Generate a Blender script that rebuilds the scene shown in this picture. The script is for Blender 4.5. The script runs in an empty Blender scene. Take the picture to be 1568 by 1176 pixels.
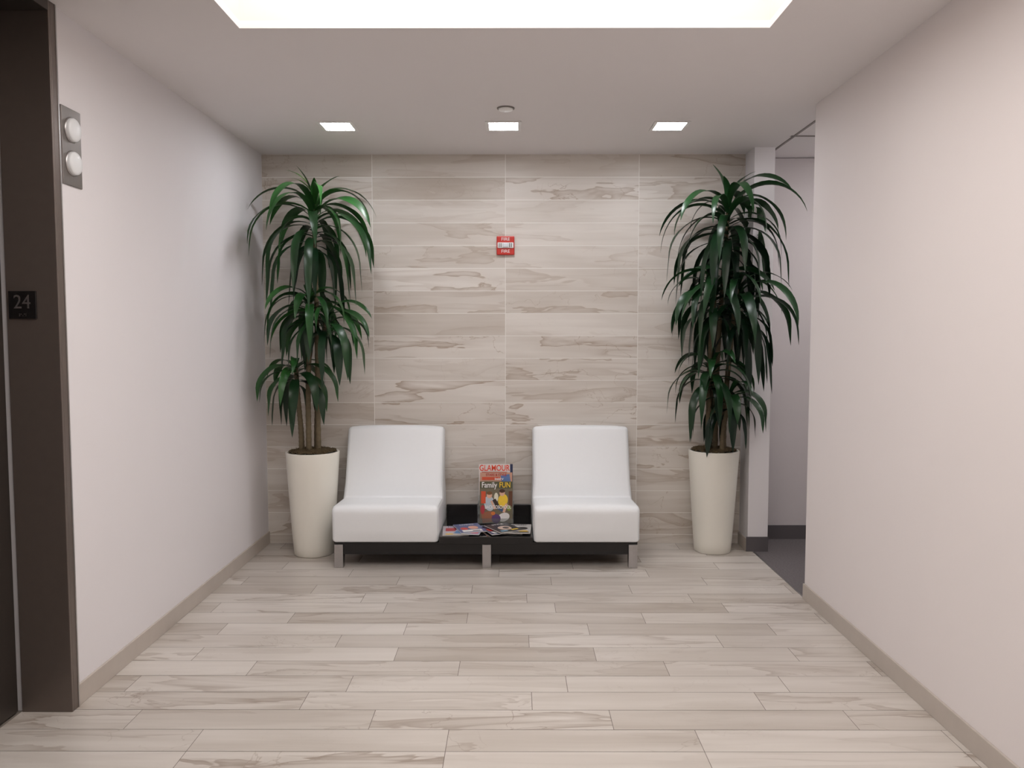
import bpy, bmesh, math, random
from mathutils import Vector, Matrix
R = math.radians
random.seed(7)
scene = bpy.context.scene
scene.view_settings.view_transform = 'Standard'
scene.view_settings.look = 'None'

# ---------------------------------------------------------------- materials
def lin(c):
    return tuple(((x/255)/12.92 if x/255 <= 0.04045 else (((x/255)+0.055)/1.055)**2.4) for x in c)+(1,)

def mat(name, rgb, rough=0.5, metal=0.0, spec=0.5, noise=0.0, nscale=40, bump=0.0, bscale=200, coat=0.0, trans=0.0):
    m = bpy.data.materials.new(name); m.use_nodes = True
    nt = m.node_tree; b = nt.nodes['Principled BSDF']
    b.inputs['Base Color'].default_value = lin(rgb)
    b.inputs['Roughness'].default_value = rough
    b.inputs['Metallic'].default_value = metal
    b.inputs['Specular IOR Level'].default_value = spec
    b.inputs['Coat Weight'].default_value = coat
    b.inputs['Transmission Weight'].default_value = trans
    tc = nt.nodes.new('ShaderNodeTexCoord')
    n = nt.nodes.new('ShaderNodeTexNoise'); n.inputs['Scale'].default_value = nscale
    n.inputs['Detail'].default_value = 4
    nt.links.new(tc.outputs['Object'], n.inputs['Vector'])
    mx = nt.nodes.new('ShaderNodeMixRGB')
    mx.inputs[1].default_value = tuple(v*(1-noise) for v in lin(rgb)[:3])+(1,)
    mx.inputs[2].default_value = tuple(min(1, v*(1+noise)) for v in lin(rgb)[:3])+(1,)
    nt.links.new(n.outputs['Fac'], mx.inputs[0]); nt.links.new(mx.outputs[0], b.inputs['Base Color'])
    if bump > 0:
        n2 = nt.nodes.new('ShaderNodeTexNoise'); n2.inputs['Scale'].default_value = bscale
        n2.inputs['Detail'].default_value = 3
        nt.links.new(tc.outputs['Object'], n2.inputs['Vector'])
        bp = nt.nodes.new('ShaderNodeBump'); bp.inputs['Strength'].default_value = bump
        bp.inputs['Distance'].default_value = 0.002
        nt.links.new(n2.outputs['Fac'], bp.inputs['Height']); nt.links.new(bp.outputs['Normal'], b.inputs['Normal'])
    return m

def emis(name, rgb, s):
    m = bpy.data.materials.new(name); m.use_nodes = True
    nt = m.node_tree; nt.nodes.clear()
    e = nt.nodes.new('ShaderNodeEmission'); e.inputs[0].default_value = lin(rgb); e.inputs[1].default_value = s
    o = nt.nodes.new('ShaderNodeOutputMaterial'); nt.links.new(e.outputs[0], o.inputs[0])
    return m

def stone(name, light, mid, dark, rough, spec):
    m = bpy.data.materials.new(name); m.use_nodes = True
    nt = m.node_tree; b = nt.nodes['Principled BSDF']; L = nt.links.new
    b.inputs['Roughness'].default_value = rough; b.inputs['Specular IOR Level'].default_value = spec
    uv = nt.nodes.new('ShaderNodeUVMap'); uv.uv_map = 'UVMap'
    def noise(sc, scale, detail, dist, rot=0):
        mp = nt.nodes.new('ShaderNodeMapping'); mp.inputs['Scale'].default_value = sc; mp.inputs['Rotation'].default_value = (0, 0, R(rot))
        L(uv.outputs[0], mp.inputs[0])
        n = nt.nodes.new('ShaderNodeTexNoise'); n.noise_dimensions = '2D'
        n.inputs['Scale'].default_value = scale; n.inputs['Detail'].default_value = detail; n.inputs['Distortion'].default_value = dist
        n.inputs['Roughness'].default_value = 0.5
        L(mp.outputs[0], n.inputs['Vector']); return n.outputs['Fac']
    def ramp(f, pts):
        r = nt.nodes.new('ShaderNodeValToRGB')
        e = r.color_ramp.elements
        while len(e) > 2: e.remove(e[-1])
        for i, (p, v) in enumerate(pts):
            x = e[i] if i < 2 else e.new(p)
            x.position = p; x.color = (v, v, v, 1)
        L(f, r.inputs[0]); return r.outputs[0]
    def math_(op, a, b_):
        k = nt.nodes.new('ShaderNodeMath'); k.operation = op; k.use_clamp = True
        for i, v in enumerate((a, b_)):
            if isinstance(v, (int, float)): k.inputs[i].default_value = v
            else: L(v, k.inputs[i])
        return k.outputs[0]
    def attr(n):
        a = nt.nodes.new('ShaderNodeAttribute'); a.attribute_name = n; return a.outputs['Fac']
    def mixc(f, a, c):
        k = nt.nodes.new('ShaderNodeMixRGB')
        if isinstance(f, (int, float)): k.inputs[0].default_value = f
        else: L(f, k.inputs[0])
        for i, v in ((1, a), (2, c)):
            if isinstance(v, tuple): k.inputs[i].default_value = v
            else: L(v, k.inputs[i])
        return k.outputs[0]
    broad = ramp(noise((0.9, 7, 1), 1.3, 2, 0.2, 2), [(0.38, 0.0), (0.62, 1.0)])
    band = ramp(noise((0.5, 16, 1), 1.6, 3, 0.1, -1), [(0.40, 0.0), (0.62, 1.0)])
    base = mixc(math_('ADD', math_('ADD', math_('MULTIPLY', broad, 0.26), math_('MULTIPLY', attr('tone'), 0.72)), math_('MULTIPLY', band, 0.09)), lin(light), lin(mid))
    v1 = ramp(noise((0.85, 5.0, 1), 1.25, 4, 0.35, 5), [(0.0, 0.0), (0.552, 0.0), (0.560, 0.85), (0.60, 0.40), (0.68, 0.0)])
    v2 = ramp(noise((0.6, 10, 1), 1.3, 2, 0.2, -2), [(0.0, 0.0), (0.38, 0.0), (0.50, 0.6), (0.515, 0.0), (1.0, 0.0)])
    v3 = ramp(noise((2.4, 3.4, 1), 1.3, 5, 0.3), [(0.0, 0.0), (0.493, 0.0), (0.5, 0.9), (0.507, 0.0), (1.0, 0.0)])
    msk = ramp(noise((1.0, 2.5, 1), 1.1, 1, 0), [(0.50, 0.0), (0.60, 1.0)])
    msk2 = ramp(noise((1.3, 2.0, 1), 0.9, 1, 0, 9), [(0.42, 0.0), (0.58, 1.0)])
    veins = math_('MULTIPLY', math_('ADD', math_('ADD', v1, math_('MULTIPLY', math_('MULTIPLY', v2, msk2), 0.6)), math_('MULTIPLY', math_('MULTIPLY', v3, msk), 0.8)), attr('vein'))
    col = mixc(veins, base, lin(dark))
    fine = noise((2, 22, 1), 3, 2, 0)
    col = mixc(math_('MULTIPLY', fine, 0.05), col, lin(dark))
    L(col, b.inputs['Base Color'])
    return m

M = {}
M['wall'] = mat('white_paint', (232, 229, 231), 0.6, spec=0.3, noise=0.01, nscale=3, bump=0.15, bscale=350)
M['wallR'] = mat('warm_white_paint', (233, 227, 226), 0.6, spec=0.3, noise=0.01, nscale=3, bump=0.15, bscale=350)
M['ceil'] = mat('ceiling_paint', (232, 228, 228), 0.8, spec=0.2, noise=0.01, nscale=3)
M['coffer'] = mat('coffer_paint', (242, 229, 216), 0.8, spec=0.2)
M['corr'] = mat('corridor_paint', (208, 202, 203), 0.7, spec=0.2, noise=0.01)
M['base'] = mat('baseboard_stone', (190, 181, 172), 0.45, noise=0.08, nscale=9)
M['dbase'] = mat('dark_vinyl_base', (92, 88, 90), 0.5)
M['stoneW'] = stone('wall_stone_tile', (232, 227, 220), (195, 186, 175), (168, 151, 134), 0.42, 0.4)
M['stoneF'] = stone('floor_stone_plank', (214, 208, 201), (179, 170, 160), (148, 134, 121), 0.33, 0.5)
M['groutW'] = mat('wall_grout', (240, 237, 232), 0.9)
M['groutF'] = mat('floor_grout', (128, 120, 112), 0.9)
M['carpet'] = mat('grey_carpet', (112, 107, 108), 1.0, spec=0.1, noise=0.35, nscale=90, bump=0.8, bscale=300)
M['bronze'] = mat('bronze_metal', (120, 110, 104), 0.38, metal=0.6, noise=0.05, nscale=30)
M['bronzeD'] = mat('bronze_door_metal', (80, 74, 70), 0.35, metal=0.6, noise=0.05, nscale=30)
M['steel'] = mat('brushed_steel', (186, 184, 184), 0.32, metal=1.0, noise=0.06, nscale=60)
M['plate'] = mat('lantern_plate', (132, 126, 122), 0.4, metal=0.8, noise=0.06, nscale=60)
M['frost'] = mat('frosted_lens', (235, 238, 240), 0.35)
M['black'] = mat('black_lacquer', (22, 20, 20), 0.25, spec=0.5)
M['glass'] = mat('black_glass', (14, 15, 16), 0.05, spec=0.8, coat=0.5)
M['acryl'] = mat('clear_acrylic', (240, 245, 245), 0.05, trans=0.95)
M['leather'] = mat('white_leather', (240, 243, 245), 0.42, spec=0.45, noise=0.01, bump=0.12, bscale=260)
M['piping'] = mat('leather_seam', (205, 207, 209), 0.5)
M['pot'] = mat('ivory_planter', (238, 235, 224), 0.35, spec=0.4, noise=0.01)
M['soil'] = mat('moss_soil', (84, 70, 46), 1.0, noise=0.6, nscale=60, bump=1.0, bscale=120)
M['cane'] = mat('cane_bark', (104, 92, 70), 0.8, noise=0.35, nscale=50, bump=0.6, bscale=100)
M['red'] = mat('red_plastic', (196, 44, 34), 0.35)
M['whitep'] = mat('white_plastic', (235, 234, 232), 0.4)
M['lens'] = mat('strobe_lens', (225, 230, 235), 0.1, spec=0.8)
M['paper'] = mat('page_paper', (232, 228, 220), 0.7)
M['dark'] = mat('dark_gap', (30, 28, 27), 0.7)
M['skyl'] = emis('skylight_diffuser', (255, 248, 244), 3.8)
M['dl'] = emis('downlight_lens', (250, 250, 255), 60.0)
M['corfill'] = emis('corridor_fill_emission', (255, 252, 250), 22.0)  # glow of the added corridor fill, set to brighten the corridor
def leafmat(name, a, b_):
    m = mat(name, a, 0.33, spec=0.42)
    nt = m.node_tree; b = nt.nodes['Principled BSDF']
    at = nt.nodes.new('ShaderNodeAttribute'); at.attribute_name = 'tone'
    mx = nt.nodes.new('ShaderNodeMixRGB'); mx.inputs[1].default_value = lin(a); mx.inputs[2].default_value = lin(b_)
    nt.links.new(at.outputs['Fac'], mx.inputs[0]); nt.links.new(mx.outputs[0], b.inputs['Base Color'])
    return m
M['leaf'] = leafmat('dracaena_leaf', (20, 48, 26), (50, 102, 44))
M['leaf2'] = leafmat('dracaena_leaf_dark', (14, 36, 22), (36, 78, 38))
M['shoot'] = mat('young_leaf', (96, 168, 40), 0.3)

# ---------------------------------------------------------------- helpers
def link(o, parent=None):
    scene.collection.objects.link(o)
    if parent is not None: o.parent = parent
    return o

def empty(name, loc=(0, 0, 0)):
    e = bpy.data.objects.new(name, None); e.location = loc; e.empty_display_size = 0.1
    return link(e)

def mesh_obj(name, verts, faces, m, parent=None, smooth=False):
    me = bpy.data.meshes.new(name); me.from_pydata([tuple(v) for v in verts], [], faces); me.update()
    if smooth:
        for p in me.polygons: p.use_smooth = True
    me.materials.append(m)
    o = bpy.data.objects.new(name, me)
    return link(o, parent)

def boxes(name, bl, m, parent=None, bevel=0.0, mats=None):
    vs, fs, mi = [], [], []
    for k, bx in enumerate(bl):
        x0, x1, y0, y1, z0, z1 = bx[:6]
        b = len(vs)
        vs += [(x0,y0,z0),(x1,y0,z0),(x1,y1,z0),(x0,y1,z0),(x0,y0,z1),(x1,y0,z1),(x1,y1,z1),(x0,y1,z1)]
        for f in ((0,3,2,1),(4,5,6,7),(0,1,5,4),(1,2,6,5),(2,3,7,6),(3,0,4,7)):
            fs.append(tuple(b+i for i in f)); mi.append(bx[6] if len(bx) > 6 else 0)
    o = mesh_obj(name, vs, fs, m, parent)
    if mats:
        for mm in mats: o.data.materials.append(mm)
        for p, i in zip(o.data.polygons, mi): p.material_index = i
    if bevel > 0:
        md = o.modifiers.new('bevel', 'BEVEL'); md.width = bevel; md.segments = 3; md.limit_method = 'ANGLE'
    return o

def text(name, s, size, loc, rot, m, parent=None, ext=0.0005, sx=1.0, bold=0.0):
    c = bpy.data.curves.new(name, 'FONT'); c.body = s; c.size = size; c.align_x = 'CENTER'; c.align_y = 'CENTER'
    c.extrude = ext; c.offset = bold
    c.materials.append(m)
    o = bpy.data.objects.new(name, c); o.location = loc; o.rotation_euler = rot; o.scale = (sx, 1, 1)
    return link(o, parent)

def lathe(name, prof, center, m, parent=None, n=64, axis='Z'):
    vs, fs = [], []
    for (r, z) in prof:
        for i in range(n):
            a = 2*math.pi*i/n
            if axis == 'Z': vs.append((center[0]+r*math.cos(a), center[1]+r*math.sin(a), center[2]+z))
            elif axis == 'X': vs.append((center[0]+z, center[1]+r*math.cos(a), center[2]+r*math.sin(a)))
            else: vs.append((center[0]+r*math.cos(a), center[1]-z, center[2]+r*math.sin(a)))
    for k in range(len(prof)-1):
        for i in range(n):
            j = (i+1) % n
            fs.append((k*n+i, k*n+j, (k+1)*n+j, (k+1)*n+i))
    o = mesh_obj(name, vs, fs, m, parent, smooth=True)
    return o

# ---------------------------------------------------------------- room dims
XL, XR, YB, H = -1.73, 1.62, 5.49, 2.70
YF = -1.8
XT = 1.585       # right end of the tiled wall
PY = 5.29        # pillar front
YC = 5.62        # corridor wall

# tile meshes
def tiles(name, items, plane, mt, mg, extra_boxes):
    vs, fs, mi, uvs, tone, vein = [], [], [], [], [], []
    for (u0, u1, v0, v1, t, w) in items:
        b = len(vs)
        q = [(u0, v0), (u1, v0), (u1, v1), (u0, v1)]
        for (u, v) in q:
            vs.append((u, v, 0.0) if plane == 'F' else (u, YB, v))
        fs.append((b, b+1, b+2, b+3)); mi.append(0)
        ou, ov = random.uniform(0, 60), random.uniform(0, 60)
        uvs += [(u-u0+ou, v-v0+ov) for (u, v) in q]
        tone.append(t); vein.append(w)
    for (x0, x1, y0, y1, z0, z1) in extra_boxes:
        b = len(vs)
        vs += [(x0,y0,z0),(x1,y0,z0),(x1,y1,z0),(x0,y1,z0),(x0,y0,z1),(x1,y0,z1),(x1,y1,z1),(x0,y1,z1)]
        for f in ((0,3,2,1),(4,5,6,7),(0,1,5,4),(1,2,6,5),(2,3,7,6),(3,0,4,7)):
            fs.append(tuple(b+i for i in f)); mi.append(1); uvs += [(0, 0)]*4; tone.append(0); vein.append(0)
    me = bpy.data.meshes.new(name); me.from_pydata(vs, [], fs); me.update()
    me.materials.append(mt); me.materials.append(mg)
    for p, i in zip(me.polygons, mi): p.material_index = i
    ul = me.uv_layers.new(name='UVMap')
    for i, u in enumerate(uvs): ul.data[i].uv = u
    a = me.attributes.new('tone', 'FLOAT', 'FACE'); a.data.foreach_set('value', tone)
    a = me.attributes.new('vein', 'FLOAT', 'FACE'); a.data.foreach_set('value', vein)
    o = bpy.data.objects.new(name, me); return link(o)

# floor planks
items = []
G = 0.0012
y = YB
XF0, XF1 = -1.92, 1.625
while y > YF:
    y0 = max(YF, y-0.155)
    x = XF0 - random.choice([0.0, 0.3, 0.6, 0.15, 0.45, 0.75])
    while x < XF1:
        a, b = max(x, XF0), min(x+0.914, XF1)
        if b-a > 0.02:
            items.append((a+G, b-G, y0+G, y-G, random.choice([0, .1, .2, .35, .5, .7, .9]), random.choice([0.1, 0.2, 0.35, 0.55, 0.8])))
        x += 0.914
    y -= 0.155
tiles('floor', items, 'F', M['stoneF'], M['groutF'], [(XF0-0.2, XF1, YF-0.1, YB+0.1, -0.1, -0.001)])
boxes('floor_corridor', [(XF1, 4.2, 4.2, 5.75, -0.1, 0.0)], M['carpet'])
boxes('trim_1', [(XF1-0.008, XF1, 4.33, 5.29, -0.02, 0.002)], M['steel'])

# back wall
tones = [[.9, .6, .5, .8], [.35, 1., .25, .3], [.35, .4, .2, .3], [.5, .6, .2, .3], [.5, .75, .4, .3], [.3, .1, .5, .3],
         [.3, .6, .65, .3], [.3, .85, .1, .4], [.3, .2, .3, .2], [.3, .35, .3, .2], [.5, .1, .5, .3], [.8, .5, .3, .2],
         [.8, .3, .5, .4], [.6, .3, .3, .4], [.5, .7, .3, .5], [.5, .3, .3, .6], [.4, .4, .4, .5], [.5, .5, .5, .5]]
veins = [[.7, .3, .2, .9], [.8, .3, .8, .7], [.6, .2, .2, .3], [.3, .6, .35, .5], [.3, .6, .4, .4], [.4, .9, .5, .6],
         [.5, .8, .8, .3], [.4, .3, .15, .3], [.4, .9, 1., .4], [.3, .2, .8, .4], [.4, 1., .6, .5], [.4, 1., 1., .3],
         [.4, .6, .6, .9], [.5, .5, .5, .9], [.5, .8, .9, .6], [.5, .4, .4, .9], [.9, .4, .4, .7], [.5, .5, .5, .5]]
cols = [XL, -0.973, -0.059, 0.857, XT]
items = []
g = 0.0019
for k in range(18):
    z1 = H-0.155*k; z0 = max(0, z1-0.155)
    for c in range(4):
        items.append((cols[c]+g, cols[c+1]-g, z0+g, z1-g, tones[k][c], veins[k][c]))
tiles('wall_back', items, 'B', M['stoneW'], M['groutW'], [(XL-0.3, XT-0.0005, YB+0.0006, YB+0.15, 0, H)])

# painted walls
EY0, EY1 = 1.85, 3.0    # elevator opening
boxes('wall_left', [(XL-0.3, XL, EY1, YB, 0, H), (XL-0.3, XL, YF, EY0, 0, H)], M['wall'])
boxes('wall_right', [(XR, 1.74, YF, 4.33, 0, H), (1.74, 4.2, 4.21, 4.33, 0, H)], M['wallR'])
boxes('wall_front', [(XL-0.3, 1.74, YF-0.12, YF, 0, H)], M['wall'])
boxes('wall_pillar', [(XT, 1.72, PY, YC, 0, H)], M['wall'])
boxes('wall_corridor', [(1.72, 4.2, YC, YC+0.12, 0, H), (4.2, 4.32, 4.21, YC+0.12, 0, H)], M['corr'])
bh = 0.085
boxes('baseboard_left', [(XL, XL+0.011, EY1+0.04, YB, 0, bh), (XL, XL+0.011, YF, EY0-0.04, 0, bh)], M['base'], bevel=0.002)
boxes('baseboard_right', [(XR-0.011, XR, YF, 4.33, 0, bh)], M['base'], bevel=0.002)
boxes('baseboard_pillar', [(XT-0.01, XT, PY, YB-0.001, 0, bh)], M['base'], bevel=0.002)
boxes('baseboard_corridor', [(XT-0.01, 1.722, PY-0.008, PY, 0, 0.1), (1.72, 4.2, YC-0.008, YC, 0, 0.1), (1.735, 4.2, 4.33, 4.338, 0, 0.1)], M['dbase'])

# ceiling with coffer
CX0, CX1, CY0, CY1, CZ = -1.107, 1.029, 0.3, 3.265, 3.05
CT = 0.03
boxes('ceiling', [(XL-0.3, CX0, YF-0.12, YB+0.15, H, H+CT), (CX1, 1.72, YF-0.12, YB+0.15, H, H+CT),
                  (CX0, CX1, CY1, YB+0.15, H, H+CT), (CX0, CX1, YF-0.12, CY0, H, H+CT)], M['ceil'])
boxes('ceiling_light_well', [(CX0-0.05, CX0, CY0-0.05, CY1+0.05, H+CT, CZ), (CX1, CX1+0.05, CY0-0.05, CY1+0.05, H+CT, CZ),
                  (CX0, CX1, CY1, CY1+0.05, H+CT, CZ), (CX0, CX1, CY0-0.05, CY0, H+CT, CZ),
                  (CX0-0.05, CX1+0.05, CY0-0.05, CY1+0.05, CZ, CZ+0.05, 1)], M['coffer'], mats=[M['skyl']])
boxes('ceiling_corridor', [(1.72, 4.3, 4.1, YC+0.15, H+0.005, H+0.1)], M['ceil'])
gb = []
for gx in (1.74, 2.35, 2.96, 3.57): gb.append((gx, gx+0.015, 4.33, YC, H+0.001, H+0.005))
for gy in (4.40, 5.01): gb.append((1.72, 4.2, gy, gy+0.015, H+0.001, H+0.005))
boxes('trim_ceiling_grid', gb, M['plate'])
boxes('corridor_fill_panel', [(2.42, 2.90, 4.5, 4.95, H-0.01, H+0.004, 0), (2.44, 2.88, 4.52, 4.93, H-0.014, H-0.01, 1)], M['whitep'], mats=[M['corfill']])  # added glowing panel, out of view, put in to light the corridor

# ---------------------------------------------------------------- elevator
ef = empty('elevator_door_frame', (XL, 3.0, 0))
def child(o, e):
    o.parent = e; o.matrix_parent_inverse = Matrix.Translation(-Vector(e.location)); return o
child(boxes('jamb_far', [(-1.915, XL+0.012, EY1-0.012, EY1+0.0, 0, H-0.001), (XL, XL+0.012, EY1, EY1+0.035, 0, H-0.001)], M['bronze'], bevel=0.002), ef)
child(boxes('jamb_near', [(-1.915, XL+0.012, EY0, EY0+0.012, 0, H-0.001), (XL, XL+0.012, EY0-0.035, EY0, 0, H-0.001)], M['bronze'], bevel=0.002), ef)
child(boxes('header', [(-1.915, XL+0.012, EY0+0.012, EY1-0.012, 2.66, H-0.001)], M['bronzeD'], bevel=0.002), ef)
child(boxes('edge_strip', [(XL+0.002, XL+0.014, EY1+0.030, EY1+0.037, 0, H-0.001)], M['steel']), ef)
ed = empty('elevator_door', (-1.93, 2.4, 0))
child(boxes('panel_1', [(-1.955, -1.925, EY0+0.005, 2.42, 0.008, H-0.002)], M['bronzeD'], bevel=0.002), ed)
child(boxes('panel_2', [(-1.955, -1.925, 2.425, EY1-0.02, 0.008, H-0.002)], M['bronzeD'], bevel=0.002), ed)
child(boxes('shaft_gap', [(-2.03, -1.96, EY0, EY1, 0, H-0.002)], M['dark']), ed)
sg = empty('floor_number_sign', (-1.85, 2.988, 1.579))
child(boxes('plate', [(-1.902, -1.798, 2.980, 2.988, 1.527, 1.631)], M['black'], bevel=0.002), sg)
child(text('numeral', '24', 0.074, (-1.85, 2.9795, 1.588), (R(90), 0, 0), M['steel'], sx=0.9), sg)
db = [(-1.862+0.006*i, -1.859+0.006*i, 2.979, 2.981, 1.537+0.006*j, 1.540+0.006*j) for i, j in ((0,0),(0,1),(1,1),(2,0),(3,1),(4,0),(4,1))]
child(boxes('braille', db, M['steel']), sg)
hl = empty('elevator_hall_lantern', (XL, 3.13, 2.195))
child(boxes('plate', [(XL, XL+0.006, 3.063, 3.197, 2.046, 2.344)], M['plate'], bevel=0.002), hl)
for i, z in enumerate((2.262, 2.134)):
    child(lathe('lamp_ring_%d' % (i+1), [(0.0, 0.0), (0.049, 0.0), (0.049, 0.004), (0.045, 0.006)], (XL+0.004, 3.13, z), M['steel'], axis='X', n=40), hl)
    child(lathe('lamp_lens_%d' % (i+1), [(0.045, 0.0), (0.045, 0.012), (0.042, 0.016), (0.034, 0.019), (0.018, 0.021), (0.0, 0.0215)], (XL+0.006, 3.13, z), M['frost'], axis='X', n=40), hl)

# ---------------------------------------------------------------- ceiling fixtures
for i, x in enumerate((-1.042, -0.062, 0.919)):
    e = empty('recessed_downlight', (x, 4.755, H))
    s, t, yy = 0.105, 0.085, 4.755
    child(boxes('trim_ring', [(x-s, x+s, yy-s, yy-t, H-0.006, H), (x-s, x+s, yy+t, yy+s, H-0.006, H), (x-s, x-t, yy-t, yy+t, H-0.006, H), (x+t, x+s, yy-t, yy+t, H-0.006, H)], M['whitep'], bevel=0.001), e)
    child(boxes('lens', [(x-t, x+t, yy-t, yy+t, H-0.003, H-0.001)], M['dl']), e)
sp = empty('sprinkler_cover', (-0.045, 4.39, H))
child(lathe('ring', [(0.0, 0), (0.048, 0), (0.048, -0.004), (0.040, -0.006), (0.038, -0.003)], (-0.045, 4.39, H), M['plate']), sp)
child(lathe('cap', [(0.039, -0.003), (0.039, -0.011), (0.036, -0.013), (0.0, -0.014)], (-0.045, 4.39, H), M['whitep']), sp)

# ---------------------------------------------------------------- fire alarm
fx, fz = -0.058, 2.079
fa = empty('fire_alarm_strobe', (fx, YB, fz))
child(boxes('backplate', [(fx-0.061, fx+0.061, YB-0.022, YB, fz-0.064, fz+0.064)], M['red'], bevel=0.006), fa)
child(boxes('strobe_base', [(fx-0.055, fx+0.055, YB-0.030, YB-0.020, fz-0.018, fz+0.020)], M['whitep'], bevel=0.004), fa)
child(boxes('strobe_lens', [(fx-0.020, fx+0.020, YB-0.045, YB-0.028, fz-0.014, fz+0.016)], M['lens'], bevel=0.006), fa)
child(text('word_fire_top', 'FIRE', 0.030, (fx, YB-0.0228, fz+0.042), (R(90), 0, 0), M['whitep'], sx=1.1), fa)
child(text('word_fire_bottom', 'FIRE', 0.030, (fx, YB-0.0228, fz-0.040), (R(90), 0, 0), M['whitep'], sx=1.1), fa)
child(boxes('grille', [(fx-0.045+0.012*i, fx-0.041+0.012*i, YB-0.0325, YB-0.0295, fz-0.013, fz+0.015) for i in (0, 1, 6, 7)], M['dark']), fa)

# ---------------------------------------------------------------- chairs
def fillet_poly(pts, seg=8):
    out = []
    n = len(pts)
    for i, (y, z, r) in enumerate(pts):
        p = Vector((y, z)); a = Vector(pts[i-1][:2]); b = Vector(pts[(i+1) % n][:2])
        da = (a-p).normalized(); dbv = (b-p).normalized()
        ang = da.angle(dbv); t = r/math.tan(ang/2)
        t = min(t, 0.45*(a-p).length, 0.45*(b-p).length)
        s, e = p+da*t, p+dbv*t
        for k in range(seg+1):
            u = k/seg
            out.append((s*(1-u)**2 + p*2*u*(1-u) + e*u*u))
    res = []
    for i in range(len(out)):
        a, b = out[i], out[(i+1) % len(out)]
        d = (b-a).length; k = max(1, int(d/0.03))
        for j in range(k): res.append(a.lerp(b, j/k))
    return res

def chair(x0, x1):
    cx = (x0+x1)/2
    e = empty('lounge_chair', (cx, 5.1, 0.166))
    prof = fillet_poly([(4.878, 0.167, 0.02), (4.868, 0.397, 0.045), (5.215, 0.383, 0.022), (5.375, 0.838, 0.035), (5.475, 0.830, 0.04), (5.42, 0.167, 0.03)], 8)
    n = len(prof)
    nor = []
    for i in range(n):
        d = (prof[(i+1) % n]-prof[i-1]).normalized()
        nor.append(Vector((-d.y, d.x)))
    area = sum(prof[i].x*prof[(i+1) % n].y-prof[(i+1) % n].x*prof[i].y for i in range(n))
    if area > 0: nor = [-v for v in nor]
    r = 0.026
    xs = []
    for k in range(8):
        ph = R(90*(1-k/7)); xs.append(('L', r-r*math.sin(ph), r*(1-math.cos(ph))))
    mid = [i/12 for i in range(1, 12)]
    vs, fs = [], []
    rows = []
    def halfw(y, z):
        t = max(0, min(1, (z-0.40)/0.08))
        return (x1-x0)/2 - 0.006*t
    J = Vector((5.215, 0.383))
    def addrow(kind, a, ins):
        row = []
        for i in range(n):
            y, z = prof[i]
            hw = halfw(y, z)
            if kind == 'L': x = -hw+a
            elif kind == 'R': x = hw-a
            else: x = (-hw+r)+(2*hw-2*r)*a
            s = abs(x)/hw
            crown = 0.012*(1-s**4) if (z > 0.30 and y < 5.42) or y < 4.9 and z > 0.2 else 0
            crown *= min(1, (Vector((y, z))-J).length/0.08)
            off = -ins+crown
            row.append(len(vs)); vs.append((cx+x, y+nor[i].x*off, z+nor[i].y*off))
        rows.append(row)
    for (k, a, ins) in xs: addrow('L', a, ins)
    for a in mid: addrow('M', a, 0)
    for (k, a, ins) in reversed(xs): addrow('R', a, ins)
    for ra, rb in zip(rows[:-1], rows[1:]):
        for i in range(n):
            j = (i+1) % n; fs.append((ra[i], ra[j], rb[j], rb[i]))
    fs.append(tuple(reversed(rows[0]))); fs.append(tuple(rows[-1]))
    o = mesh_obj('upholstered_body', vs, fs, M['leather'], smooth=True)
    bm = bmesh.new(); bm.from_mesh(o.data); bmesh.ops.triangulate(bm, faces=[f for f in bm.faces if len(f.verts) > 4]); bmesh.ops.recalc_face_normals(bm, faces=bm.faces); bm.to_mesh(o.data); bm.free()
    child(o, e)
    for nm, sgn in (('seam_left', -1), ('seam_right', 1)):
        c = bpy.data.curves.new(nm, 'CURVE'); c.dimensions = '3D'; c.bevel_depth = 0.0018; c.bevel_resolution = 2
        s = c.splines.new('POLY'); s.points.add(n-1); s.use_cyclic_u = True
        for i in range(n):
            y, z = prof[i]; hw = halfw(y, z); off = -r*0.28
            s.points[i].co = (cx+sgn*(hw-r*0.28), y+nor[i].x*off, z+nor[i].y*off, 1)
        c.materials.append(M['piping']); so = link(bpy.data.objects.new(nm, c)); child(so, e)
    return e
chair(-1.141, -0.471)
chair(0.121, 0.788)

# ---------------------------------------------------------------- base / table
tb = empty('low_side_table', (-0.17, 5.15, 0))
X0, X1 = -1.131, 0.777
legs = []
for lx in (X0, -0.199, X1-0.055):
    for ly in (4.895, 5.36): legs.append((lx, lx+0.055, ly, ly+0.055, 0, 0.150))
child(boxes('steel_legs', legs, M['steel'], bevel=0.002), tb)
child(boxes('base_frame', [(X0+0.055, -0.199, 4.905, 4.94, 0.085, 0.150), (-0.144, X1-0.055, 4.905, 4.94, 0.085, 0.150),
       (X0+0.055, -0.199, 5.37, 5.405, 0.085, 0.150), (-0.144, X1-0.055, 5.37, 5.405, 0.085, 0.150),
       (X0+0.01, X0+0.045, 4.95, 5.36, 0.10, 0.150), (X1-0.045, X1-0.01, 4.95, 5.36, 0.10, 0.150), (-0.19, -0.155, 4.95, 5.36, 0.10, 0.150),
       (X0, X1, 4.90, 5.415, 0.150, 0.1665)], M['black'], bevel=0.0015), tb)
child(boxes('table_box', [(-0.468, 0.118, 4.862, 5.43, 0.1665, 0.203), (-0.468, 0.118, 5.432, 5.46, 0.1665, 0.288)], M['black'], bevel=0.002), tb)
child(boxes('glass_top', [(-0.466, 0.116, 4.858, 5.43, 0.203, 0.211)], M['glass'], bevel=0.001), tb)
TZ = 0.211

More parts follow.
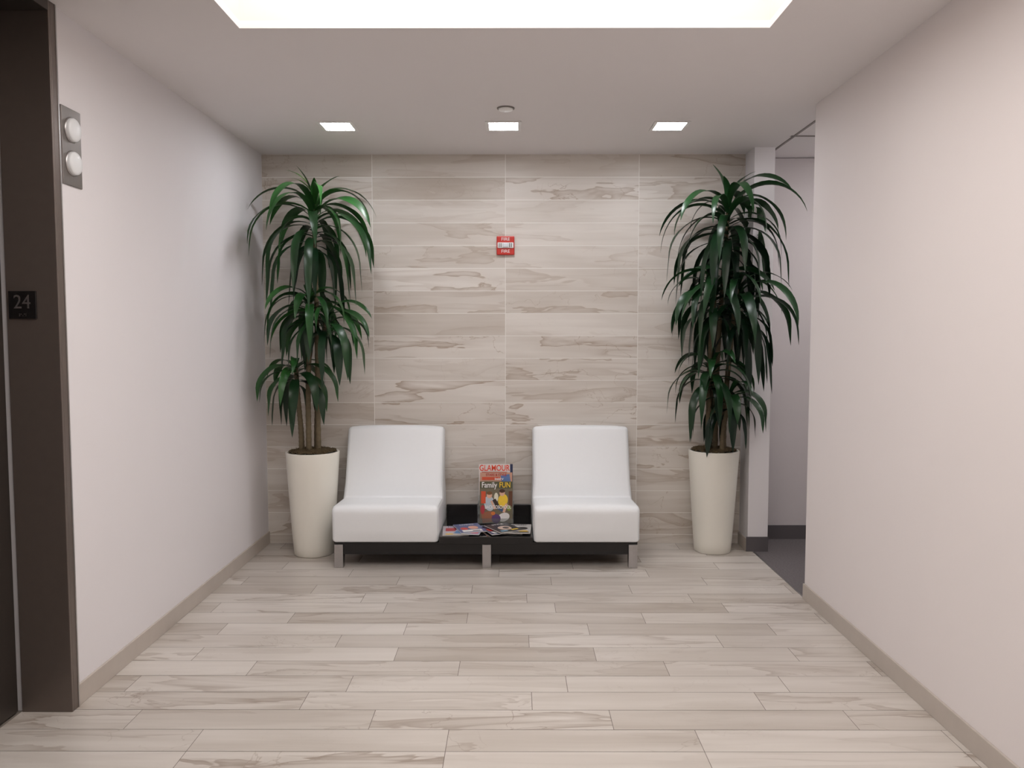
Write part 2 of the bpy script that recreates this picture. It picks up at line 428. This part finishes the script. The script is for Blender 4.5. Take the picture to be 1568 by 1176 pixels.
# ---------------------------------------------------------------- magazines
cm = {}
def cmat(rgb):
    k = tuple(rgb)
    if k not in cm: cm[k] = mat('print_%d_%d_%d' % k, rgb, 0.3, spec=0.5, noise=0.08, nscale=60)
    return cm[k]

def magazine(name, w, h, bg, blocks, txts, mw):
    th = 0.005
    e = bpy.data.objects.new(name, None); link(e); e.matrix_world = mw; e.empty_display_size = 0.05
    boxes('pages', [(-w/2, w/2, 0, h, 0.0004, th-0.0004)], M['paper'], parent=e)
    boxes('cover', [(-w/2, w/2, 0, h, th-0.0004, th), (-w/2, w/2, 0, h, 0, 0.0004)], cmat(bg), parent=e)
    for i, (kind, x, y, a, b, ang, c) in enumerate(blocks):
        pts = []
        if kind == 'e':
            for k in range(24):
                t = 2*math.pi*k/24; pts.append((a*math.cos(t), b*math.sin(t)))
        else: pts = [(-a, -b), (a, -b), (a, b), (-a, b)]
        ca, sa = math.cos(R(ang)), math.sin(R(ang))
        z = th+0.0002+0.00012*i
        vs = []
        for (px, py) in pts:
            qx, qy = x+px*ca-py*sa, y+px*sa+py*ca
            vs.append((max(-w/2, min(w/2, qx)), max(0, min(h, qy)), z))
        mesh_obj('print_%d' % (i+1), vs, [tuple(range(len(vs)))], cmat(c), parent=e)
    for i, (s, size, x, y, c, sx) in enumerate(txts):
        text('title_%d' % (i+1), s, size, (x, y, th+0.0004+0.00012*(len(blocks)+1)), (0, 0, 0), cmat(c), parent=e, ext=0.0001, sx=sx, bold=0.0006)
    return e

rk = empty('magazine_rack', (-0.125, 5.2, TZ))
def put(e, p):
    e.parent = p; e.matrix_parent_inverse = Matrix.Translation(-Vector(p.location))
def stand(x, y, z, tilt=78, yaw=0):
    return Matrix.Translation((x, y, z)) @ Matrix.Rotation(R(yaw), 4, 'Z') @ Matrix.Rotation(R(tilt), 4, 'X')
rx = -0.122
SK, BK, WH, YE, OR, NV = (222, 176, 150), (28, 26, 28), (236, 234, 232), (238, 200, 60), (226, 70, 38), (34, 44, 78)
m1 = magazine('magazine_back', 0.228, 0.275, (216, 208, 204), [('r', 0.105, 0.13, 0.009, 0.145, 0, NV), ('e', 0.0, 0.15, 0.05, 0.06, 0, SK), ('r', -0.01, 0.213, 0.085, 0.010, 0, (180, 70, 50))],
     [('GLAMOUR', 0.056, -0.009, 0.247, OR, 0.76)], stand(rx, 5.245, 0.325, 80))
m2 = magazine('magazine_middle', 0.215, 0.275, (196, 150, 128), [('r', -0.02, 0.235, 0.075, 0.010, 0, (206, 84, 56)), ('r', 0.07, 0.20, 0.03, 0.06, 10, (92, 120, 170)), ('e', -0.05, 0.15, 0.04, 0.06, 0, BK)],
     [('STARS & STYLE', 0.022, 0, 0.258, (170, 50, 50), 0.95), ('insider', 0.022, 0.02, 0.232, WH, 1)], stand(rx+0.003, 5.205, 0.275, 80))
m3 = magazine('magazine_front', 0.218, 0.275, (112, 104, 84), [('r', 0, 0.25, 0.108, 0.022, 0, (84, 84, 62)), ('e', -0.045, 0.13, 0.035, 0.05, 10, (184, 196, 204)), ('e', 0.045, 0.15, 0.032, 0.042, -10, YE),
     ('e', 0.04, 0.200, 0.018, 0.022, 0, SK), ('e', -0.045, 0.185, 0.018, 0.022, 0, SK), ('r', -0.06, 0.04, 0.035, 0.035, 10, (150, 96, 70)), ('e', 0.05, 0.04, 0.04, 0.028, 20, (226, 222, 220)),
     ('e', 0.0, 0.03, 0.03, 0.03, 0, (90, 60, 110)), ('r', -0.085, 0.17, 0.015, 0.04, 0, (206, 84, 50)), ('r', 0.095, 0.16, 0.012, 0.05, 0, (96, 60, 40)), ('e', -0.09, 0.09, 0.014, 0.03, 0, (170, 50, 60)),
     ('e', 0.0, 0.17, 0.014, 0.03, 0, (226, 222, 200)), ('r', 0.0, 0.13, 0.012, 0.03, 30, (50, 40, 36)), ('e', 0.085, 0.10, 0.014, 0.018, 0, (140, 160, 60)), ('e', -0.02, 0.065, 0.014, 0.012, 0, (210, 120, 60)), ('r', 0.03, 0.09, 0.02, 0.008, -30, (60, 90, 130)),
     ('e', 0.04, 0.212, 0.019, 0.012, 0, (70, 46, 34)), ('e', -0.045, 0.198, 0.019, 0.011, 0, (120, 84, 50)), ('r', 0.06, 0.10, 0.008, 0.03, -20, SK), ('r', -0.02, 0.12, 0.006, 0.03, 25, SK)],
     [('Family', 0.052, -0.046, 0.250, WH, 0.78), ('FUN', 0.05, 0.058, 0.250, YE, 0.78), ('BACKTOSCHOOL', 0.030, 0.012, 0.105, WH, 0.72)], stand(rx+0.004, 5.165, 0.222, 80))
for m_ in (m1, m2, m3): put(m_, rk)
child(boxes('acrylic_base', [(rx-0.12, rx+0.12, 5.15, 5.33, TZ, TZ+0.004)], M['acryl']), rk)
for i, (yy, zz, hh) in enumerate(((5.262, 0.325, 0.20), (5.224, 0.275, 0.12), (5.184, 0.222, 0.12))):
    o = boxes('acrylic_panel_%d' % (i+1), [(-0.118, 0.118, 0, hh, -0.006, -0.003), (-0.118, 0.118, -0.004, 0, -0.006, 0.012), (-0.118, 0.118, 0, 0.03, 0.012, 0.0145)], M['acryl'])
    o.matrix_world = stand(rx, yy-0.012, zz, 80)
    put(o, rk)
child(boxes('acrylic_sides', [(rx-0.1205, rx-0.1185, 5.15, 5.30, TZ+0.004, 0.34), (rx+0.1185, rx+0.1205, 5.15, 5.30, TZ+0.004, 0.34)], M['acryl']), rk)

mp = empty('magazine_pile', (-0.17, 4.98, TZ))
def flat(x, y, lvl, yaw): return Matrix.Translation((x, y, TZ+0.0005+0.0062*lvl)) @ Matrix.Rotation(R(yaw), 4, 'Z')
specs = [
 (-0.365, 4.885, 0, 4, (196, 190, 196), [('r', -0.03, 0.16, 0.05, 0.05, 0, (180, 60, 70)), ('e', 0.04, 0.07, 0.04, 0.05, 0, (60, 80, 130)), ('r', 0, 0.02, 0.08, 0.015, 0, (230, 190, 70)), ('r', 0.06, 0.14, 0.02, 0.03, 0, BK)], [('HOME', 0.05, 0, 0.24, (60, 60, 150), 1.0)]),
 (-0.30, 4.88, 1, -8, (150, 160, 190), [('e', -0.03, 0.10, 0.045, 0.07, 0, (50, 54, 110)), ('r', 0.06, 0.10, 0.03, 0.08, 0, (190, 60, 90)), ('r', -0.07, 0.04, 0.025, 0.03, 0, (70, 120, 170)), ('r', -0.05, 0.17, 0.03, 0.02, 0, BK), ('e', 0.0, 0.06, 0.02, 0.03, 0, SK)], [('PEOPLE', 0.05, 0, 0.24, (40, 110, 160), 0.8)]),
 (-0.25, 4.905, 2, 18, (82, 94, 140), [('r', 0, 0.05, 0.08, 0.03, 0, WH), ('e', 0.03, 0.14, 0.04, 0.05, 0, (226, 170, 150)), ('e', -0.05, 0.12, 0.03, 0.04, 0, (200, 60, 60)), ('r', 0.03, 0.04, 0.03, 0.01, 0, BK)], [('LIVING', 0.045, 0, 0.235, WH, 0.9)]),
 (-0.03, 4.925, 0, -10, (206, 200, 192), [('r', 0.03, 0.10, 0.05, 0.06, 20, BK), ('e', -0.05, 0.06, 0.03, 0.04, 0, (200, 150, 60))], [('TIME', 0.06, 0, 0.235, (180, 40, 40), 1.0)]),
 (-0.06, 4.895, 1, 22, (52, 60, 96), [('r', -0.02, 0.06, 0.06, 0.03, 10, WH), ('e', 0.05, 0.13, 0.03, 0.05, 0, YE), ('r', -0.06, 0.14, 0.03, 0.04, 0, (190, 60, 50))], [('SPORT', 0.05, 0, 0.235, YE, 0.9)]),
 (0.02, 4.885, 2, -3, (200, 198, 196), [('e', 0.03, 0.14, 0.05, 0.045, 30, BK), ('r', -0.04, 0.06, 0.045, 0.03, -10, (40, 70, 130)), ('e', 0.05, 0.05, 0.035, 0.03, 0, (220, 180, 60)), ('r', -0.06, 0.17, 0.03, 0.05, 0, BK), ('r', 0.01, 0.02, 0.08, 0.015, 0, BK)], [('WIRED', 0.05, 0, 0.24, BK, 0.9)]),
 (-0.01, 4.90, 3, 30, (30, 32, 42), [('e', 0.0, 0.12, 0.055, 0.06, 0, (206, 180, 164)), ('r', 0.05, 0.05, 0.03, 0.015, 0, YE), ('r', -0.05, 0.04, 0.03, 0.02, 0, (90, 140, 170)), ('e', 0.01, 0.12, 0.025, 0.03, 0, BK)], [('STYLE', 0.045, 0, 0.235, WH, 0.9)]),
]
for i, (x, y, l, yaw, bg, bl, tx) in enumerate(specs):
    mg = magazine('magazine_%d' % (i+1), 0.165, 0.225, bg, [(k, a*.8, b*.82, c*.8, d*.82, an, cc) for (k, a, b, c, d, an, cc) in bl], [(s, z*.75, a, b*.83, c, sx) for (s, z, a, b, c, sx) in tx], flat(x, y, l, yaw)); put(mg, mp)

# ---------------------------------------------------------------- planters + dracaenas
def plant(px, py, rb, rt, hp, heads, canes, lm, clampf, rnd):
    rng = random.Random(rnd)
    e = empty('potted_dracaena', (px, py, 0))
    prof = [(0.0, 0.0), (rb-0.006, 0.0), (rb, 0.006)]
    for k in range(1, 11):
        t = k/10; prof.append((rb+(rt-rb)*(t**0.9), 0.006+(hp-0.012)*t))
    prof += [(rt-0.001, hp-0.001), (rt-0.006, hp+0.001), (rt-0.014, hp), (rt-0.018, hp-0.006), (rt-0.022, hp-0.06)]
    child(lathe('planter', prof, (px, py, 0), M['pot'], n=72), e)
    vs, fs = [], []
    nr, na = 9, 48
    for i in range(nr+1):
        for j in range(na):
            r = (rt-0.019)*i/nr; a = 2*math.pi*j/na
            vs.append((px+r*math.cos(a), py+r*math.sin(a), hp+0.002+0.014*(1-(i/nr)**2)+rng.uniform(-0.006, 0.012)*(1 if i < nr else 0.8)))
    for i in range(nr):
        for j in range(na):
            k = (j+1) % na; fs.append((i*na+j, (i+1)*na+j, (i+1)*na+k, i*na+k))
    child(mesh_obj('moss_soil', vs, fs, M['soil'], smooth=True), e)
    vs, fs = [], []
    for i in range(420):
        a = rng.uniform(0, 6.283); r = (rt-0.02)*math.sqrt(rng.random()); c = Vector((px+r*math.cos(a), py+r*math.sin(a), hp+0.004))
        d = Vector((rng.uniform(-1, 1), rng.uniform(-1, 1), rng.uniform(0.3, 1))).normalized()*rng.uniform(0.012, 0.03); s = Vector((rng.uniform(-1, 1), rng.uniform(-1, 1), 0)).normalized()*0.002
        b = len(vs); vs += [c-s, c+s, c+d]; fs.append((b, b+1, b+2))
    child(mesh_obj('moss_tufts', vs, fs, M['soil']), e)
    vs, fs = [], []
    for (bx, by, tx, ty, tz, r0, r1) in canes:
        n, ns = 10, 60
        base = len(vs)
        for i in range(ns+1):
            t = i/ns; z = hp-0.02+(tz-hp+0.02)*t
            x = bx+(tx-bx)*(t**2)+0.006*math.sin(t*6+bx*30)*t; y = by+(ty-by)*(t**2)
            r = (r0+(r1-r0)*t)*(1.0+(0.10 if i % 3 == 0 else 0))
            for j in range(n):
                a = 6.283185*j/n; vs.append((x+r*math.cos(a), y+r*math.sin(a), z))
        for i in range(ns):
            for j in range(n):
                k = (j+1) % n; fs.append((base+i*n+j, base+i*n+k, base+(i+1)*n+k, base+(i+1)*n+j))
    child(mesh_obj('canes', vs, fs, M['cane'], smooth=True), e)
    vs, fs, tone, mi = [], [], [], []
    def leaf(p, az, el, ln, w, droop, tn, m_i=0, sweep=0.0, roll=0.0, ex=0.8):
        n = 14; p = Vector(p); b = len(vs); pos = Vector(p)
        wav = rng.uniform(0, 6.28)
        for i in range(n+1):
            t = i/n
            ee = el-droop*(t**ex); ee = max(ee, R(-84))
            aa = az+sweep*t
            d = Vector((math.cos(ee)*math.cos(aa), math.cos(ee)*math.sin(aa), math.sin(ee)))
            side = Vector((-math.sin(aa), math.cos(aa), 0))
            nn = side.cross(d)*-1
            rr = roll*t
            side, nn = side*math.cos(rr)+nn*math.sin(rr), nn*math.cos(rr)-side*math.sin(rr)
            if i > 0: pos = pos+d*(ln/n)
            ww = w*(0.42+0.58*min(1, t/0.28))*(1-max(0, (t-0.45)/0.55)**1.8)/2+0.0006
            f = ww*0.25
            k1 = f+ww*0.12*math.sin(wav+t*14)
            for q in (pos-side*ww+nn*k1, pos.copy(), pos+side*ww+nn*f):
                vs.append(clampf(q))
        for i in range(n):
            a = b+3*i
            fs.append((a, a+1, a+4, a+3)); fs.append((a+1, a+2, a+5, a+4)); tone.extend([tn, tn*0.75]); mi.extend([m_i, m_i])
    for (hx, hy, hz, L, n, ln, up) in heads:
        az0 = rng.uniform(0, 6.28)
        for i in range(n):
            t = i/(n-1)
            az = az0+i*2.39996+rng.uniform(-0.3, 0.3)
            z = hz-L*t
            el = R(76)*(1-t)**0.8+R(2)*t+R(rng.uniform(-12, 12))
            l = ln*(0.72+0.34*math.sin(math.pi*min(1, 0.15+t*0.75)))*rng.uniform(0.72, 1.12)
            dr = R(rng.uniform(140, 178))*(0.9+0.1*min(1, t*2.5))
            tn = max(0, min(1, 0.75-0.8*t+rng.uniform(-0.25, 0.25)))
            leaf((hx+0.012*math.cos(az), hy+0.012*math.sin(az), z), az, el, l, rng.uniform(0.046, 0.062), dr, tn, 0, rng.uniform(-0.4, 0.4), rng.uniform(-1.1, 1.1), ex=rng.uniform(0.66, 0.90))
        if up:
            leaf((hx, hy, hz), rng.uniform(2.4, 3.6), R(84), 0.27, 0.052, R(34), 0.9, 0, ex=1)
            leaf((hx, hy, hz), rng.uniform(-0.5, 0.5), R(80), 0.26, 0.048, R(60), 0.8, 0, ex=1)
            leaf((hx, hy, hz), rng.uniform(4, 5), R(84), 0.2, 0.044, R(60), 0.8, 0, ex=1)
            if up == 2:
                leaf((hx-0.01, hy, hz+0.07), 2.9, R(72), 0.26, 0.034, R(60), 1, 1, ex=1)
                leaf((hx-0.01, hy, hz+0.07), 2.7, R(56), 0.2, 0.03, R(40), 1, 1, ex=1)
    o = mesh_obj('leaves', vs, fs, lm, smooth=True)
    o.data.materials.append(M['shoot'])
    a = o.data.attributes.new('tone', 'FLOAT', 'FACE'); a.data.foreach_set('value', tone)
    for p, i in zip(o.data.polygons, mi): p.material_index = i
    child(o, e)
    return e

def clampL(q):
    m = XL+0.012
    x, y, z = q
    if x < m: x = m+0.004*random.random()
    if y > YB-0.012: y = YB-0.012-0.006*random.random()
    return (x, y, z)
def clampR(q):
    x, y, z = q
    if y > YB-0.012: y = YB-0.012-0.006*random.random()
    if x > XT-0.015 and y > PY-0.02: 
        if x-XT < 0.03: x = XT-0.016
        else: y = PY-0.022
    return (x, y, z)

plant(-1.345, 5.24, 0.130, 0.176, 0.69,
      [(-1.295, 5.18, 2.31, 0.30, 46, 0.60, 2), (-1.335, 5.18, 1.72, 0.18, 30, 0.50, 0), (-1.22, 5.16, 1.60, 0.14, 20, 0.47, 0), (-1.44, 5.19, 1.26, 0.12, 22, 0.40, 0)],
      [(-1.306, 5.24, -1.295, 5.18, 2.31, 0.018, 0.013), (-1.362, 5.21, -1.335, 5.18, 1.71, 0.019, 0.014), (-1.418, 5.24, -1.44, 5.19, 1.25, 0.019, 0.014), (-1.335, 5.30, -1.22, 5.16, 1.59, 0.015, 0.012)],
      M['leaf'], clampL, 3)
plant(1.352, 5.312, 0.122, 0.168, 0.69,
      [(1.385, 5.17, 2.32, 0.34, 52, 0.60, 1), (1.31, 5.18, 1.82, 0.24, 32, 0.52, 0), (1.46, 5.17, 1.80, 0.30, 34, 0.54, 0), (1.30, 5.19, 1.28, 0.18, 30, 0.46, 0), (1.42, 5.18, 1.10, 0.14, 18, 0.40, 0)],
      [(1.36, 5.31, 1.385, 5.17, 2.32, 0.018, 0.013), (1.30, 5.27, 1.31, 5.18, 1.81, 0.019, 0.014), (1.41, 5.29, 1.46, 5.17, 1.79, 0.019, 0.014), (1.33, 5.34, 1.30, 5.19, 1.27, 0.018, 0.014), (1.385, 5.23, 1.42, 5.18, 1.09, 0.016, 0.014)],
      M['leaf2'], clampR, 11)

# ---------------------------------------------------------------- world, camera
w = bpy.data.worlds.new('World'); scene.world = w; w.use_nodes = True
w.node_tree.nodes['Background'].inputs[0].default_value = (0.6, 0.6, 0.65, 1)
w.node_tree.nodes['Background'].inputs[1].default_value = 0.1
cam = bpy.data.cameras.new('Camera'); cam.lens = 27.78; cam.sensor_width = 36; cam.clip_start = 0.05
co_ = bpy.data.objects.new('Camera', cam); link(co_)
co_.location = (0, 0, 1.466); co_.rotation_euler = (R(90-3.55), 0, R(0.142))
scene.camera = co_
